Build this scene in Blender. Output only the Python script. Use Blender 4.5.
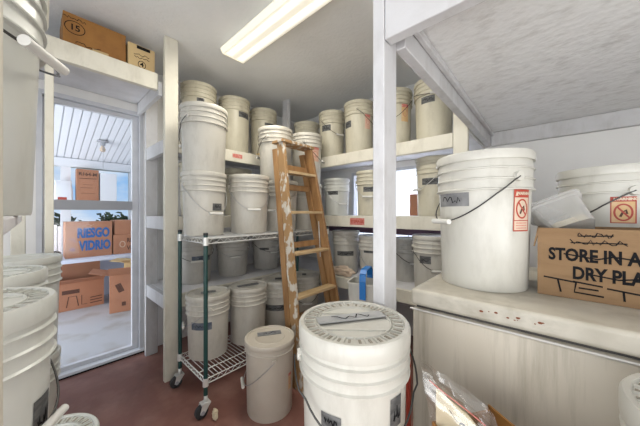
import bpy, bmesh, math, random
from mathutils import Vector, Matrix
from mathutils import noise as mnoise
random.seed(7)
S = bpy.context.scene
for o in list(bpy.data.objects):
    bpy.data.objects.remove(o)
COL = S.collection
RAD = math.radians

# ------------------------------------------------------------------ camera
CAM_H = 1.22
cd = bpy.data.cameras.new('camera'); cam = bpy.data.objects.new('camera', cd); COL.objects.link(cam)
cd.sensor_width = 36.0; cd.lens = 257 / 640 * 36; cd.clip_start = 0.02; cd.clip_end = 200
cam.location = (0, 0, CAM_H); cam.rotation_euler = (RAD(90), 0, RAD(41.8))
S.camera = cam

# ------------------------------------------------------------------ exposure
S.view_settings.view_transform = 'Standard'
S.view_settings.look = 'None'
S.view_settings.exposure = 0.0
S.view_settings.gamma = 1.0
S.view_settings.use_curve_mapping = False

# ------------------------------------------------------------------ sky: blue with soft white clouds
W = bpy.data.worlds.new('sky'); S.world = W; W.use_nodes = True
wn = W.node_tree; wn.nodes.clear()
wo = wn.nodes.new('ShaderNodeOutputWorld'); wb = wn.nodes.new('ShaderNodeBackground')
wc = wn.nodes.new('ShaderNodeTexCoord'); wm = wn.nodes.new('ShaderNodeMapping')
wm.inputs['Scale'].default_value = (1.0, 1.0, 2.6)
wt = wn.nodes.new('ShaderNodeTexNoise'); wt.inputs['Scale'].default_value = 3.2; wt.inputs['Detail'].default_value = 6
wr = wn.nodes.new('ShaderNodeValToRGB')
wr.color_ramp.elements[0].position = 0.40; wr.color_ramp.elements[0].color = (0.30, 0.56, 0.92, 1)
wr.color_ramp.elements[1].position = 0.60; wr.color_ramp.elements[1].color = (0.98, 0.99, 1.0, 1)
wn.links.new(wc.outputs['Generated'], wm.inputs['Vector']); wn.links.new(wm.outputs['Vector'], wt.inputs['Vector'])
wn.links.new(wt.outputs['Fac'], wr.inputs['Fac']); wn.links.new(wr.outputs['Color'], wb.inputs['Color'])
wb.inputs['Strength'].default_value = 0.95
wn.links.new(wb.outputs['Background'], wo.inputs['Surface'])

# ------------------------------------------------------------------ large area lights and sun
def area(name, loc, rot, sx, sy, power, col):
    l = bpy.data.lights.new(name, 'AREA'); l.shape = 'RECTANGLE'; l.size = sx; l.size_y = sy
    l.energy = power; l.color = col
    o = bpy.data.objects.new(name, l); COL.objects.link(o); o.location = loc; o.rotation_euler = rot
    return o
# soft fill lamp added behind the camera, aimed up to lift ceiling and loft
area('rear_fill', (0.35, -1.45, 0.95), (RAD(114), 0, RAD(0)), 2.6, 1.6, 58, (1.0, 0.98, 0.95))
area('porch_ceiling_fill', (-3.9, -1.9, 0.5), (RAD(118), 0, RAD(-4)), 2.0, 0.9, 75, (0.97, 0.98, 1.0))  # low lamp added to brighten the porch ceiling from below
# unseen fill lamp added at the right wall for the loft underside
area('side_fill', (1.66, 0.1, 0.95), (RAD(112), 0, RAD(90)), 1.4, 1.1, 34, (0.98, 0.99, 1.0))
# daylight behind the blind of the back window
area('blind_daylight', (-1.15, 2.95, 1.4), (RAD(-90), 0, 0), 1.6, 0.9, 32, (0.98, 0.98, 1.0))
# bright daylight coming into the porch
area('porch_daylight', (-4.0, -2.0, 2.6), (RAD(50), 0, RAD(-8)), 2.0, 1.4, 85, (0.97, 0.98, 1.0))

# ------------------------------------------------------------------ materials
def mat(name, base, rough=0.5, spots=None, amount=0.5, scale=8.0, bump=0.0, bscale=60.0, metal=0.0, stretch=(1, 1, 1), lo=0.42, hi=0.68, detail=5, trans=0.0, spec=0.5, grime=0.0, gstretch=(16, 16, 1.4), glo=0.5, ghi=0.75):
    m = bpy.data.materials.new(name); m.use_nodes = True
    n = m.node_tree; b = n.nodes['Principled BSDF']
    b.inputs['Base Color'].default_value = (*base, 1); b.inputs['Roughness'].default_value = rough
    b.inputs['Metallic'].default_value = metal
    if 'Specular IOR Level' in b.inputs: b.inputs['Specular IOR Level'].default_value = spec
    if trans: b.inputs['Transmission Weight'].default_value = trans
    tc = n.nodes.new('ShaderNodeTexCoord'); mp = n.nodes.new('ShaderNodeMapping')
    mp.inputs['Scale'].default_value = stretch
    n.links.new(tc.outputs['Object'], mp.inputs['Vector'])
    if spots is not None:
        t = n.nodes.new('ShaderNodeTexNoise'); t.inputs['Scale'].default_value = scale; t.inputs['Detail'].default_value = detail
        n.links.new(mp.outputs['Vector'], t.inputs['Vector'])
        r = n.nodes.new('ShaderNodeMapRange'); r.inputs['From Min'].default_value = lo; r.inputs['From Max'].default_value = hi
        r.inputs['To Max'].default_value = amount
        n.links.new(t.outputs['Fac'], r.inputs['Value'])
        mx = n.nodes.new('ShaderNodeMix'); mx.data_type = 'RGBA'
        mx.inputs[6].default_value = (*base, 1); mx.inputs[7].default_value = (*spots, 1)
        n.links.new(r.outputs['Result'], mx.inputs[0]); n.links.new(mx.outputs[2], b.inputs['Base Color'])
    if grime:
        m2 = n.nodes.new('ShaderNodeMapping'); m2.inputs['Scale'].default_value = gstretch
        n.links.new(tc.outputs['Object'], m2.inputs['Vector'])
        t3 = n.nodes.new('ShaderNodeTexNoise'); t3.inputs['Scale'].default_value = 2.0; t3.inputs['Detail'].default_value = 8; t3.inputs['Roughness'].default_value = 0.65
        n.links.new(m2.outputs['Vector'], t3.inputs['Vector'])
        r3 = n.nodes.new('ShaderNodeMapRange'); r3.inputs['From Min'].default_value = glo; r3.inputs['From Max'].default_value = ghi; r3.inputs['To Max'].default_value = grime
        n.links.new(t3.outputs['Fac'], r3.inputs['Value'])
        mg = n.nodes.new('ShaderNodeMix'); mg.data_type = 'RGBA'; mg.inputs[6].default_value = (*base, 1); mg.inputs[7].default_value = (base[0] * .38, base[1] * .35, base[2] * .29, 1)
        if spots is not None: n.links.new(mx.outputs[2], mg.inputs[6])
        n.links.new(r3.outputs['Result'], mg.inputs[0]); n.links.new(mg.outputs[2], b.inputs['Base Color'])
    if bump:
        t2 = n.nodes.new('ShaderNodeTexNoise'); t2.inputs['Scale'].default_value = bscale; t2.inputs['Detail'].default_value = 4
        n.links.new(mp.outputs['Vector'], t2.inputs['Vector'])
        bp = n.nodes.new('ShaderNodeBump'); bp.inputs['Strength'].default_value = bump; bp.inputs['Distance'].default_value = 0.01
        n.links.new(t2.outputs['Fac'], bp.inputs['Height']); n.links.new(bp.outputs['Normal'], b.inputs['Normal'])
    return m
def emis(name, col, k):
    m = bpy.data.materials.new(name); m.use_nodes = True
    b = m.node_tree.nodes['Principled BSDF']
    b.inputs['Base Color'].default_value = (*col, 1)
    b.inputs['Emission Color'].default_value = (*col, 1); b.inputs['Emission Strength'].default_value = k
    return m
def glass(name, tint, clear):
    m = bpy.data.materials.new(name); m.use_nodes = True; n = m.node_tree
    n.nodes.clear()
    o = n.nodes.new('ShaderNodeOutputMaterial'); t = n.nodes.new('ShaderNodeBsdfTransparent'); g = n.nodes.new('ShaderNodeBsdfGlossy')
    t.inputs['Color'].default_value = (*tint, 1); g.inputs['Roughness'].default_value = 0.08 if clear > 0.9 else 0.2
    mx = n.nodes.new('ShaderNodeMixShader')
    if clear > 0.9:
        mx.inputs[0].default_value = 1 - clear
    else:
        lw = n.nodes.new('ShaderNodeLayerWeight'); lw.inputs['Blend'].default_value = 0.35
        tn = n.nodes.new('ShaderNodeMapRange'); tn.inputs['To Min'].default_value = 1 - clear; tn.inputs['To Max'].default_value = 0.38
        n.links.new(lw.outputs['Facing'], tn.inputs['Value']); n.links.new(tn.outputs['Result'], mx.inputs[0])
    n.links.new(t.outputs[0], mx.inputs[1]); n.links.new(g.outputs[0], mx.inputs[2]); n.links.new(mx.outputs[0], o.inputs[0])
    return m

M = {}
M['floor'] = mat('red_floor_paint', (0.205, 0.090, 0.070), 0.45, (0.32, 0.175, 0.14), 0.8, 5.0, 0.15, 30, lo=0.45, hi=0.75, detail=9, grime=0.35, gstretch=(2, 2, 2))
M['ceiling'] = mat('ceiling_plaster', (0.78, 0.78, 0.77), 0.85, (0.70, 0.70, 0.69), 0.6, 3.0, 0.5, 34)
M['wall'] = mat('white_wall_paint', (0.80, 0.79, 0.765), 0.7, (0.72, 0.71, 0.69), 0.5, 3, 0.08, 50)
M['loft'] = mat('loft_white_board', (0.80, 0.80, 0.79), 0.75, (0.52, 0.51, 0.50), 0.6, 12, 0.45, 30, lo=0.58, hi=0.8, detail=8, grime=0.35, gstretch=(6, 12, 6))
M['lumber'] = mat('white_painted_lumber', (0.57, 0.565, 0.57), 0.6, (0.46, 0.45, 0.44), 0.6, 9, 0.12, 40, lo=0.52, hi=0.8, grime=0.35, gstretch=(6, 6, 2))
M['cream_lumber'] = mat('cream_painted_lumber', (0.67, 0.635, 0.535), 0.6, (0.52, 0.48, 0.385), 0.5, 8, 0.12, 40, lo=0.52, hi=0.8, grime=0.30, gstretch=(6, 6, 2))
M['shelf'] = mat('shelf_board_paint', (0.66, 0.65, 0.66), 0.6, (0.5, 0.49, 0.48), 0.5, 7, 0.1, 40)
M['bucket'] = mat('off_white_bucket_plastic', (0.53, 0.505, 0.445), 0.38, (0.43, 0.40, 0.33), 0.45, 6, 0.03, 30, lo=0.48, hi=0.78, grime=0.35, gstretch=(9, 9, 3))
M['bucket_cream'] = mat('cream_bucket_plastic', (0.55, 0.51, 0.395), 0.36, (0.44, 0.40, 0.30), 0.45, 6, 0.03, 30, lo=0.48, hi=0.78, grime=0.30, gstretch=(9, 9, 3))
M['bucket_shaded'] = mat('shaded_grey_bucket_plastic', (0.46, 0.44, 0.40), 0.5, (0.36, 0.34, 0.31), 0.5, 6, 0.03, 30, grime=0.35, gstretch=(9, 9, 3))  # greyer plastic: shadow on the low shelves put into the colour
M['bucket_white'] = mat('white_bucket_plastic', (0.54, 0.525, 0.47), 0.33, (0.47, 0.45, 0.39), 0.4, 5, 0.03, 30, lo=0.5, hi=0.8, grime=0.28, gstretch=(9, 9, 3))
M['bucket_cool'] = mat('cool_white_bucket_plastic', (0.60, 0.605, 0.56), 0.30, (0.50, 0.50, 0.455), 0.4, 6, 0.03, 30, grime=0.22, gstretch=(9, 9, 3))
M['bucket_clear'] = mat('translucent_bucket_plastic', (0.55, 0.50, 0.42), 0.4, (0.45, 0.39, 0.32), 0.5, 5, 0.03, 30)
M['dirt'] = mat('dusty_lid_recess', (0.33, 0.30, 0.25), 0.8, (0.20, 0.18, 0.14), 0.7, 30)
M['wire'] = mat('dark_steel_wire', (0.06, 0.058, 0.055), 0.4, metal=0.6)
M['wire_light'] = mat('galvanised_bail_wire', (0.42, 0.42, 0.42), 0.35, metal=0.7)
M['grip'] = mat('grip_plastic', (0.62, 0.61, 0.57), 0.4)
M['tape'] = mat('grey_duct_tape', (0.065, 0.065, 0.065), 0.6, (0.17, 0.17, 0.165), 0.8, 26, stretch=(1, 1, 3), lo=0.4, hi=0.65)
M['tape_light'] = mat('silver_duct_tape', (0.17, 0.17, 0.175), 0.5, (0.28, 0.28, 0.275), 0.8, 24, lo=0.4, hi=0.65)
M['tape_silver'] = mat('shiny_duct_tape', (0.30, 0.305, 0.31), 0.4, (0.42, 0.42, 0.41), 0.7, 24, lo=0.4, hi=0.65)
M['tape_blue'] = mat('slate_duct_tape', (0.075, 0.095, 0.13), 0.6, (0.22, 0.23, 0.25), 0.7, 26, lo=0.45, hi=0.65)
M['ink'] = mat('black_marker_ink', (0.012, 0.012, 0.013), 0.9, spec=0.1)
M['ink_brown'] = mat('brown_print_ink', (0.09, 0.035, 0.02), 0.7)
M['ink_blue'] = mat('blue_print_ink', (0.02, 0.11, 0.33), 0.7)
M['red'] = mat('red_label_ink', (0.40, 0.052, 0.03), 0.5)
M['pinkred'] = mat('faded_red_sticker', (0.55, 0.16, 0.13), 0.6, (0.7, 0.4, 0.35), 0.6, 60)
M['label_white'] = mat('label_paper', (0.62, 0.49, 0.37), 0.5)
M['label_orange'] = mat('faded_orange_label', (0.62, 0.40, 0.19), 0.6, (0.70, 0.52, 0.33), 0.7, 30)
M['label_pink'] = mat('faded_pink_label', (0.68, 0.45, 0.34), 0.6, (0.62, 0.34, 0.24), 0.7, 40)
M['card'] = mat('brown_cardboard', (0.23, 0.138, 0.066), 0.8, (0.20, 0.115, 0.052), 0.6, 5, 0.1, 40, stretch=(1, 1, 6), grime=0.30, gstretch=(6, 6, 20))
M['card_dark'] = mat('dark_cardboard', (0.30, 0.135, 0.03), 0.75, (0.22, 0.09, 0.02), 0.6, 6, 0.1, 40, grime=0.30, gstretch=(6, 6, 6))
M['card_pale'] = mat('pale_cardboard', (0.55, 0.40, 0.20), 0.8, (0.45, 0.31, 0.15), 0.5, 6)
M['card_red'] = mat('reddish_cardboard', (0.42, 0.19, 0.105), 0.8, (0.33, 0.14, 0.08), 0.6, 5)
M['card_tape'] = mat('packing_tape', (0.46, 0.27, 0.10), 0.25, (0.38, 0.21, 0.08), 0.5, 12)
M['alu'] = mat('white_aluminium', (0.62, 0.63, 0.66), 0.4, (0.5, 0.51, 0.53), 0.4, 10)
M['alu_grey'] = mat('grey_aluminium', (0.36, 0.37, 0.40), 0.4)
M['green'] = mat('dark_green_epoxy', (0.012, 0.055, 0.050), 0.35)
M['chrome'] = mat('zinc_wire', (0.70, 0.70, 0.67), 0.35, metal=0.35)
M['rubber'] = mat('black_rubber', (0.022, 0.022, 0.024), 0.6)
M['wood'] = mat('worn_ladder_wood', (0.38, 0.21, 0.085), 0.55, (0.22, 0.11, 0.042), 0.8, 6, 0.1, 40, stretch=(4, 4, 0.7))
M['wood_paint'] = mat('paint_spattered_wood', (0.36, 0.21, 0.09), 0.6, (0.62, 0.59, 0.52), 0.9, 15, 0.1, 40, stretch=(1.5, 1.5, 0.9), lo=0.52, hi=0.58)
M['step_wood'] = mat('pale_step_wood', (0.56, 0.40, 0.22), 0.6, (0.42, 0.27, 0.12), 0.7, 8, stretch=(3, 1, 3))
M['freezer'] = mat('grimy_freezer_enamel', (0.54, 0.49, 0.405), 0.42, (0.40, 0.36, 0.29), 0.6, 4.5, 0.05, 25, stretch=(1, 1, 0.45), lo=0.45, hi=0.75, detail=9, grime=0.7, gstretch=(11, 11, 0.8))
M['freezer_lid'] = mat('grimy_freezer_lid', (0.50, 0.465, 0.39), 0.5, (0.30, 0.27, 0.21), 0.75, 7, 0.08, 30, lo=0.45, hi=0.72, detail=9, grime=0.50, gstretch=(5, 5, 8))
M['gasket'] = mat('freezer_gasket', (0.06, 0.055, 0.05), 0.7)
M['freezer_trim'] = mat('freezer_trim', (0.66, 0.64, 0.60), 0.4)
M['rust'] = mat('rust_specks', (0.18, 0.05, 0.02), 0.8)
M['blue'] = mat('blue_plastic', (0.01, 0.16, 0.48), 0.35)
M['purple'] = mat('dull_purple', (0.15, 0.085, 0.13), 0.6)
M['porch'] = mat('porch_white', (0.80, 0.82, 0.86), 0.6)
M['porch_floor'] = mat('worn_white_porch_floor', (0.43, 0.44, 0.46), 0.5, (0.30, 0.27, 0.235), 0.8, 3.6, lo=0.50, hi=0.72, detail=8)
M['porch_blue'] = mat('pale_blue_board', (0.62, 0.66, 0.78), 0.6)
M['leaf'] = mat('dark_green_leaves', (0.035, 0.06, 0.03), 0.8, (0.09, 0.12, 0.06), 0.8, 12)
M['grass'] = mat('grass', (0.10, 0.14, 0.05), 0.9)
M['bark'] = mat('bark', (0.10, 0.07, 0.05), 0.9)
M['paper'] = mat('cream_paper', (0.66, 0.58, 0.42), 0.7, (0.58, 0.49, 0.34), 0.5, 10)
M['film'] = glass('clear_plastic_film', (0.95, 0.94, 0.92), 0.88)
mt_ = bpy.data.materials.new('cloudy_clear_plastic'); mt_.use_nodes = True; nn_ = mt_.node_tree; nn_.nodes.clear()
oo_ = nn_.nodes.new('ShaderNodeOutputMaterial'); tt_ = nn_.nodes.new('ShaderNodeBsdfTransparent'); pp_ = nn_.nodes.new('ShaderNodeBsdfPrincipled'); xx_ = nn_.nodes.new('ShaderNodeMixShader')
pp_.inputs['Base Color'].default_value = (0.62, 0.61, 0.58, 1); pp_.inputs['Roughness'].default_value = 0.2; lw_ = nn_.nodes.new('ShaderNodeLayerWeight'); lw_.inputs['Blend'].default_value = 0.4
rr_ = nn_.nodes.new('ShaderNodeMapRange'); rr_.inputs['To Min'].default_value = 0.30; rr_.inputs['To Max'].default_value = 0.95
nn_.links.new(lw_.outputs['Facing'], rr_.inputs['Value']); nn_.links.new(rr_.outputs['Result'], xx_.inputs[0]); nn_.links.new(tt_.outputs[0], xx_.inputs[1]); nn_.links.new(pp_.outputs[0], xx_.inputs[2]); nn_.links.new(xx_.outputs[0], oo_.inputs[0])
M['cloudy'] = mt_
M['glass'] = glass('door_glass', (0.97, 0.98, 0.99), 0.985)
M['diffuser'] = emis('lamp_diffuser', (1.0, 0.95, 0.80), 0.42)
M['tube'] = emis('lamp_tube_glow', (1.0, 0.97, 0.88), 0.75)
M['fixture'] = mat('fixture_white', (0.8, 0.79, 0.74), 0.4)
M['black'] = mat('black_plastic', (0.015, 0.015, 0.015), 0.5)

# ------------------------------------------------------------------ mesh helpers
class MB:
    def __init__(s): s.v = []; s.f = []; s.m = []; s.mats = []; s.sm = []
    def mi(s, m):
        if m not in s.mats: s.mats.append(m)
        return s.mats.index(m)
    def add(s, vs, fs, m, smooth=False):
        b = len(s.v); i = s.mi(m); s.v += [tuple(v) for v in vs]
        for f in fs: s.f.append([b + k for k in f]); s.m.append(i); s.sm.append(smooth)
        return s
    def box(s, x0, x1, y0, y1, z0, z1, m, X=None):
        vs = [Vector((x, y, z)) for z in (z0, z1) for y in (y0, y1) for x in (x0, x1)]
        if X is not None: vs = [X @ v for v in vs]
        return s.add(vs, [(0, 2, 3, 1), (4, 5, 7, 6), (0, 1, 5, 4), (2, 6, 7, 3), (0, 4, 6, 2), (1, 3, 7, 5)], m)
    def hexa(s, a, b, m):
        """a, b: two quads of corresponding corners"""
        return s.add(list(a) + list(b), [(3, 2, 1, 0), (4, 5, 6, 7), (0, 1, 5, 4), (1, 2, 6, 5), (2, 3, 7, 6), (3, 0, 4, 7)], m)
    def tube(s, pts, r, m, seg=8, closed=False):
        pts = [Vector(p) for p in pts]; n = len(pts); rings = []
        up = Vector((0, 0, 1)); prev = None
        for i, p in enumerate(pts):
            if closed: t = pts[(i + 1) % n] - pts[i - 1]
            else: t = pts[min(i + 1, n - 1)] - pts[max(i - 1, 0)]
            t.normalize()
            a = prev if prev is not None else (up if abs(t.z) < 0.9 else Vector((1, 0, 0)))
            u = (a - t * a.dot(t))
            if u.length < 1e-5: u = t.orthogonal()
            u.normalize(); w = t.cross(u); prev = u
            rings.append([p + (u * math.cos(2 * math.pi * k / seg) + w * math.sin(2 * math.pi * k / seg)) * r for k in range(seg)])
        vs = [v for q in rings for v in q]; fs = []
        for i in range(n if closed else n - 1):
            j = (i + 1) % n
            for k in range(seg):
                l = (k + 1) % seg; fs.append((i * seg + k, i * seg + l, j * seg + l, j * seg + k))
        if not closed: fs += [tuple(range(seg - 1, -1, -1)), tuple((n - 1) * seg + k for k in range(seg))]
        return s.add(vs, fs, m, True)
    def lathe(s, prof, m, seg=48, c=(0, 0), a0=0.0, cap0=True, cap1=True):
        vs = []; fs = []
        for r, z in prof:
            vs += [Vector((c[0] + r * math.cos(a0 + 2 * math.pi * k / seg), c[1] + r * math.sin(a0 + 2 * math.pi * k / seg), z)) for k in range(seg)]
        for i in range(len(prof) - 1):
            for k in range(seg):
                l = (k + 1) % seg; fs.append((i * seg + k, i * seg + l, (i + 1) * seg + l, (i + 1) * seg + k))
        if cap0: fs.append(tuple(range(seg - 1, -1, -1)))
        if cap1: fs.append(tuple((len(prof) - 1) * seg + k for k in range(seg)))
        return s.add(vs, fs, m, True)
    def build(s, name, parent=None, loc=None, bevel=0.0, auto=35):
        me = bpy.data.meshes.new(name); me.from_pydata(s.v, [], s.f)
        for m in s.mats: me.materials.append(m)
        for p, i, sm in zip(me.polygons, s.m, s.sm): p.material_index = i; p.use_smooth = True if (sm or bevel) else False
        bm = bmesh.new(); bm.from_mesh(me); bmesh.ops.recalc_face_normals(bm, faces=bm.faces)
        lim = RAD(auto)
        for e in bm.edges:
            if len(e.link_faces) == 2 and e.calc_face_angle(0) > lim: e.smooth = False
        bm.to_mesh(me); bm.free(); me.update()
        o = bpy.data.objects.new(name, me); COL.objects.link(o)
        if parent is not None: o.parent = parent
        if loc is not None: o.location = loc
        if bevel:
            bv = o.modifiers.new('bevel', 'BEVEL'); bv.width = bevel; bv.segments = 2; bv.limit_method = 'ANGLE'; bv.angle_limit = RAD(40)
        return o
def tag(o, label, cat, group=None):
    o['label'] = label; o['category'] = cat
    if group: o['group'] = group
    return o
def thing(name, label, cat, loc=(0, 0, 0), rz=0.0, group=None):
    o = bpy.data.objects.new(name, None); COL.objects.link(o); o.empty_display_size = 0.1
    o.location = loc; o.rotation_euler = (0, 0, rz); return tag(o, label, cat, group)
def struct(mb, name, **k):
    o = mb.build(name, **k); o['kind'] = 'structure'; return o

def text2d(txt, size, bold=0.0, sx=1.0):
    """flat glyph triangles centred on the origin"""
    cu = bpy.data.curves.new('glyphs', 'FONT'); cu.body = txt; cu.size = size; cu.align_x = 'CENTER'; cu.align_y = 'CENTER'
    cu.offset = bold; cu.resolution_u = 3
    ob = bpy.data.objects.new('glyphs', cu); COL.objects.link(ob)
    dg = bpy.context.evaluated_depsgraph_get(); dg.update()
    me = bpy.data.meshes.new_from_object(ob.evaluated_get(dg))
    vs = [(v.co.x * sx, v.co.y) for v in me.vertices]; fs = [tuple(p.vertices) for p in me.polygons]
    bpy.data.objects.remove(ob); bpy.data.curves.remove(cu); bpy.data.meshes.remove(me)
    return vs, fs
def stroke2d(pts, w):
    vs = []; fs = []; n = len(pts)
    for i, (x, y) in enumerate(pts):
        a = pts[max(i - 1, 0)]; b = pts[min(i + 1, n - 1)]; dx, dy = b[0] - a[0], b[1] - a[1]; l = math.hypot(dx, dy) or 1
        vs += [(x - dy / l * w / 2, y + dx / l * w / 2), (x + dy / l * w / 2, y - dx / l * w / 2)]
    for i in range(n - 1): fs.append((2 * i, 2 * i + 1, 2 * i + 3, 2 * i + 2))
    return vs, fs
def scribble(rng, w, h, n=14):
    return [(-w / 2 + w * i / n + rng.uniform(-.3, .3) * w / n, rng.uniform(-h / 2, h / 2)) for i in range(n + 1)]
def circle2d(rx, ry, w, n=28, cx=0, cy=0):
    return stroke2d([(cx + rx * math.cos(2 * math.pi * k / n), cy + ry * math.sin(2 * math.pi * k / n)) for k in range(n + 1)], w)
def put(mb, geo, fn, m):
    mb.add([fn(x, y) for x, y in geo[0]], geo[1], m)

# ------------------------------------------------------------------ buckets
BUCKETS = {}
def bucket(label, x, y, z, R=0.152, H=0.44, m='bucket', bail=None, sag=0.15, tapes=(), warn=(), lid='flat', lidtape=None, group='storage buckets', seed=0, wire='wire', taper=0.87, clear=0.006, stripes=3, lidrot=0.0, rs=0.034):
    """bail / tape / warn azimuths are degrees from the direction that faces the room's camera spot, + is anticlockwise"""
    t = thing('storage_bucket', label, 'bucket', (x, y, z), 0, group)
    mm = M[m]; rng = random.Random(seed + int(1000 * abs(x) + 77 * abs(y) * 10))
    face = math.atan2(-y, -x)
    rb = R * taper; rt = R - 0.0085; zl = H - 0.030
    def rad(zz):                                                    # smooth body radius
        return rb + (rt - rb) * min(1, max(0, zz / (H - 0.03)))
    b = MB()
    prof = [(rb - 0.012, 0.004), (rb - 0.008, 0.0), (rb - 0.002, 0.0), (rb, 0.006)]
    fins = [H - 0.060 - 2 * rs, H - 0.060 - rs, H - 0.060][3 - stripes:]
    for zf in fins:
        prof += [(rad(zf) if zf == fins[0] else rt + 0.002, zf - 0.0005), (R - 0.001, zf), (R - 0.0005, zf + 0.003), (rt + 0.003, zf + 0.0065), (rt + 0.002, zf + 0.016)]
    prof += [(rt, zl), (rt, H - 0.004), (rt - 0.004, H - 0.004), (rt - 0.005, H - 0.03), (rb - 0.006, 0.02)]
    b.lathe(prof, mm, 48)
    ze = H - 0.088
    if bail is not None:                                            # ear bosses
        for s_ in (-90, 90):
            a = face + RAD(bail + s_); c = Vector((math.cos(a), math.sin(a), 0)); u = Vector((-math.sin(a), math.cos(a), 0))
            r0 = R - 0.012; vs = []
            for rr, hh in ((0.017, r0), (0.014, R + 0.004)):
                vs += [c * hh + u * rr * math.cos(2 * math.pi * k / 12) + Vector((0, 0, ze + rr * math.sin(2 * math.pi * k / 12))) for k in range(12)]
            b.add(vs, [(k, (k + 1) % 12, 12 + (k + 1) % 12, 12 + k) for k in range(12)] + [tuple(range(12, 24))], mm)
    b.build('bucket_body', t)
    l = MB()
    if lid == 'flat':
        l.lathe([(rt + 0.0015, zl + 0.001), (R - 0.001, zl), (R, zl + 0.003), (R, H - 0.006), (R - 0.003, H), (R - 0.012, H), (R - 0.015, H - 0.007), (R * 0.62, H - 0.007), (R * 0.60, H - 0.004), (R * 0.57, H - 0.004), (R * 0.55, H - 0.006), (0.01, H - 0.006)], mm, 48)
        l.build('lid', t)
    else:
        l.lathe([(rt + 0.0015, zl - 0.012), (R - 0.001, zl - 0.012), (R, zl - 0.009), (R, H - 0.006), (R - 0.004, H), (R - 0.013, H), (R - 0.015, H - 0.006), (R * 0.70, H - 0.006), (R * 0.69, H - 0.002)], mm, 48, cap1=False)
        nt = 30
        for k in range(nt):                                         # raised teeth of the screw ring
            a = 2 * math.pi * (k + 0.5) / nt; wd = 0.20 / nt * R * 5
            X = Matrix.Translation((0, 0, 0)) @ Matrix.Rotation(a, 4, 'Z')
            l.box(R * 0.71, R - 0.015, -wd * 0.32, wd * 0.32, H - 0.006, H - 0.0015, mm, X)
            X = Matrix.Rotation(2 * math.pi * k / nt, 4, 'Z')
            l.box(R * 0.73, R - 0.018, -wd * 0.62, wd * 0.62, H - 0.006, H - 0.0042, M['dirt'], X)
        lo = l.build('lid', t)
        c = MB(); c.lathe([(R * 0.685, H - 0.014), (R * 0.685, H - 0.003), (R * 0.66, H - 0.003), (R * 0.65, H - 0.007), (0.01, H - 0.007)], mm, 48)
        for k in (0, 1):
            c.box(-R * 0.6, R * 0.6, -0.006 + (0.05 if k else -0.05), 0.006 + (0.05 if k else -0.05), H - 0.007, H - 0.0035, mm, Matrix.Rotation(face + RAD(70 + lidrot), 4, 'Z'))
        c.build('screw_cap', lo)
    if lidtape is not None:
        ang, off, lw, lh, key = lidtape
        e = MB(); X = Matrix.Rotation(face + RAD(ang), 4, 'Z')
        zz = H - (0.0035 if lid == 'flat' else 0.002)
        e.box(-lw / 2, lw / 2, off - lh / 2, off + lh / 2, zz, zz + 0.002, M[key], X)
        put(e, stroke2d(scribble(rng, lw * 0.55, lh * 0.6, 9), 0.004), lambda px, py: X @ Vector((px, py + off, zz + 0.0028)), M['ink'])
        e.build('lid_tape', t)
    if bail is not None:
        w = MB(); pts = []
        for k in range(29):
            q = math.pi * k / 28; a = face + RAD(bail) - math.pi / 2 + q
            zz = ze - sag * math.sin(q) ** 1.15
            rr = max(rad(zz), R - 0.003 if zz > H - 0.14 else 0) + clear + 0.010 * math.sin(q)
            pts.append((rr * math.cos(a), rr * math.sin(a), zz))
        w.tube(pts, 0.0024, M[wire], 6); wo_ = w.build('bail_handle', t)
        g = MB(); mid = 14; pm = Vector(pts[mid]); a = face + RAD(bail); u = Vector((-math.sin(a), math.cos(a), 0))
        out = Vector((math.cos(a), math.sin(a), 0)) * 0.008
        g.tube([pm + out - u * 0.046, pm + out - u * 0.040, pm + out + u * 0.040, pm + out + u * 0.046], 0.009, M['grip'], 12); g.build('grip', wo_)
    def wrap(az, zc, lift=0.0012):
        a0 = face + RAD(az)
        def fn(u, v):
            zz = zc + v; r = rad(zz) + lift; a = a0 + u / r
            return Vector((r * math.cos(a), r * math.sin(a), zz))
        return fn
    def patch(mb, fn, w_, h_, m_, cu=0, cv=0, nu=10):
        vs = []; fs = []
        for i in range(nu + 1):
            u = cu - w_ / 2 + w_ * i / nu; vs += [fn(u, cv - h_ / 2), fn(u, cv + h_ / 2)]
        fs = [(2 * i, 2 * i + 2, 2 * i + 3, 2 * i + 1) for i in range(nu)]
        mb.add(vs, fs, m_)
    for tp in tapes:
        az, zc, tw, th, key = tp
        e = MB(); patch(e, wrap(az, zc), tw, th, M[key], nu=max(6, int(tw / 0.02)))
        put(e, stroke2d(scribble(rng, tw * 0.6, th * 0.55, 12), 0.0035), wrap(az, zc, 0.002), M['ink'])
        e.build('tape_label', t)
    for wl in warn:
        az, zc, lw, lh, kind = wl
        e = MB()
        base = {'full': 'label_white', 'orange': 'label_orange', 'pink': 'label_pink', 'yellow': 'label_orange'}[kind]
        patch(e, wrap(az, zc), lw, lh, M[base])
        if kind in ('full', 'yellow'):
            f1 = wrap(az, zc, 0.0020); f2 = wrap(az, zc, 0.0028)
            patch(e, f1, lw, lh * 0.19, M['red'], cv=lh * 0.405)
            for sx_ in (-1, 1): patch(e, f1, lw * 0.05, lh, M['red'], cu=sx_ * lw * 0.475, nu=2)
            patch(e, f1, lw, lh * 0.03, M['red'], cv=-lh * 0.485)
            if kind == 'full': patch(e, f1, lw, lh * 0.02, M['red'], cv=-lh * 0.24)
            tx = text2d('WARNING', lw * 0.19, 0.0008); put(e, ([(u + lw * 0.10, v + lh * 0.405) for u, v in tx[0]], tx[1]), f2, M['label_white'])
            e.add([f2(-lw * .43, lh * .35), f2(-lw * .27, lh * .35), f2(-lw * .35, lh * .465)], [(0, 1, 2)], M['label_white'])
            cy_ = lh * 0.04 if kind == 'full' else -lh * 0.09
            ry = lh * (0.22 if kind == 'full' else 0.30)
            put(e, circle2d(lw * 0.34, ry, 0.005, cy=cy_), f1, M['red'])
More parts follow.
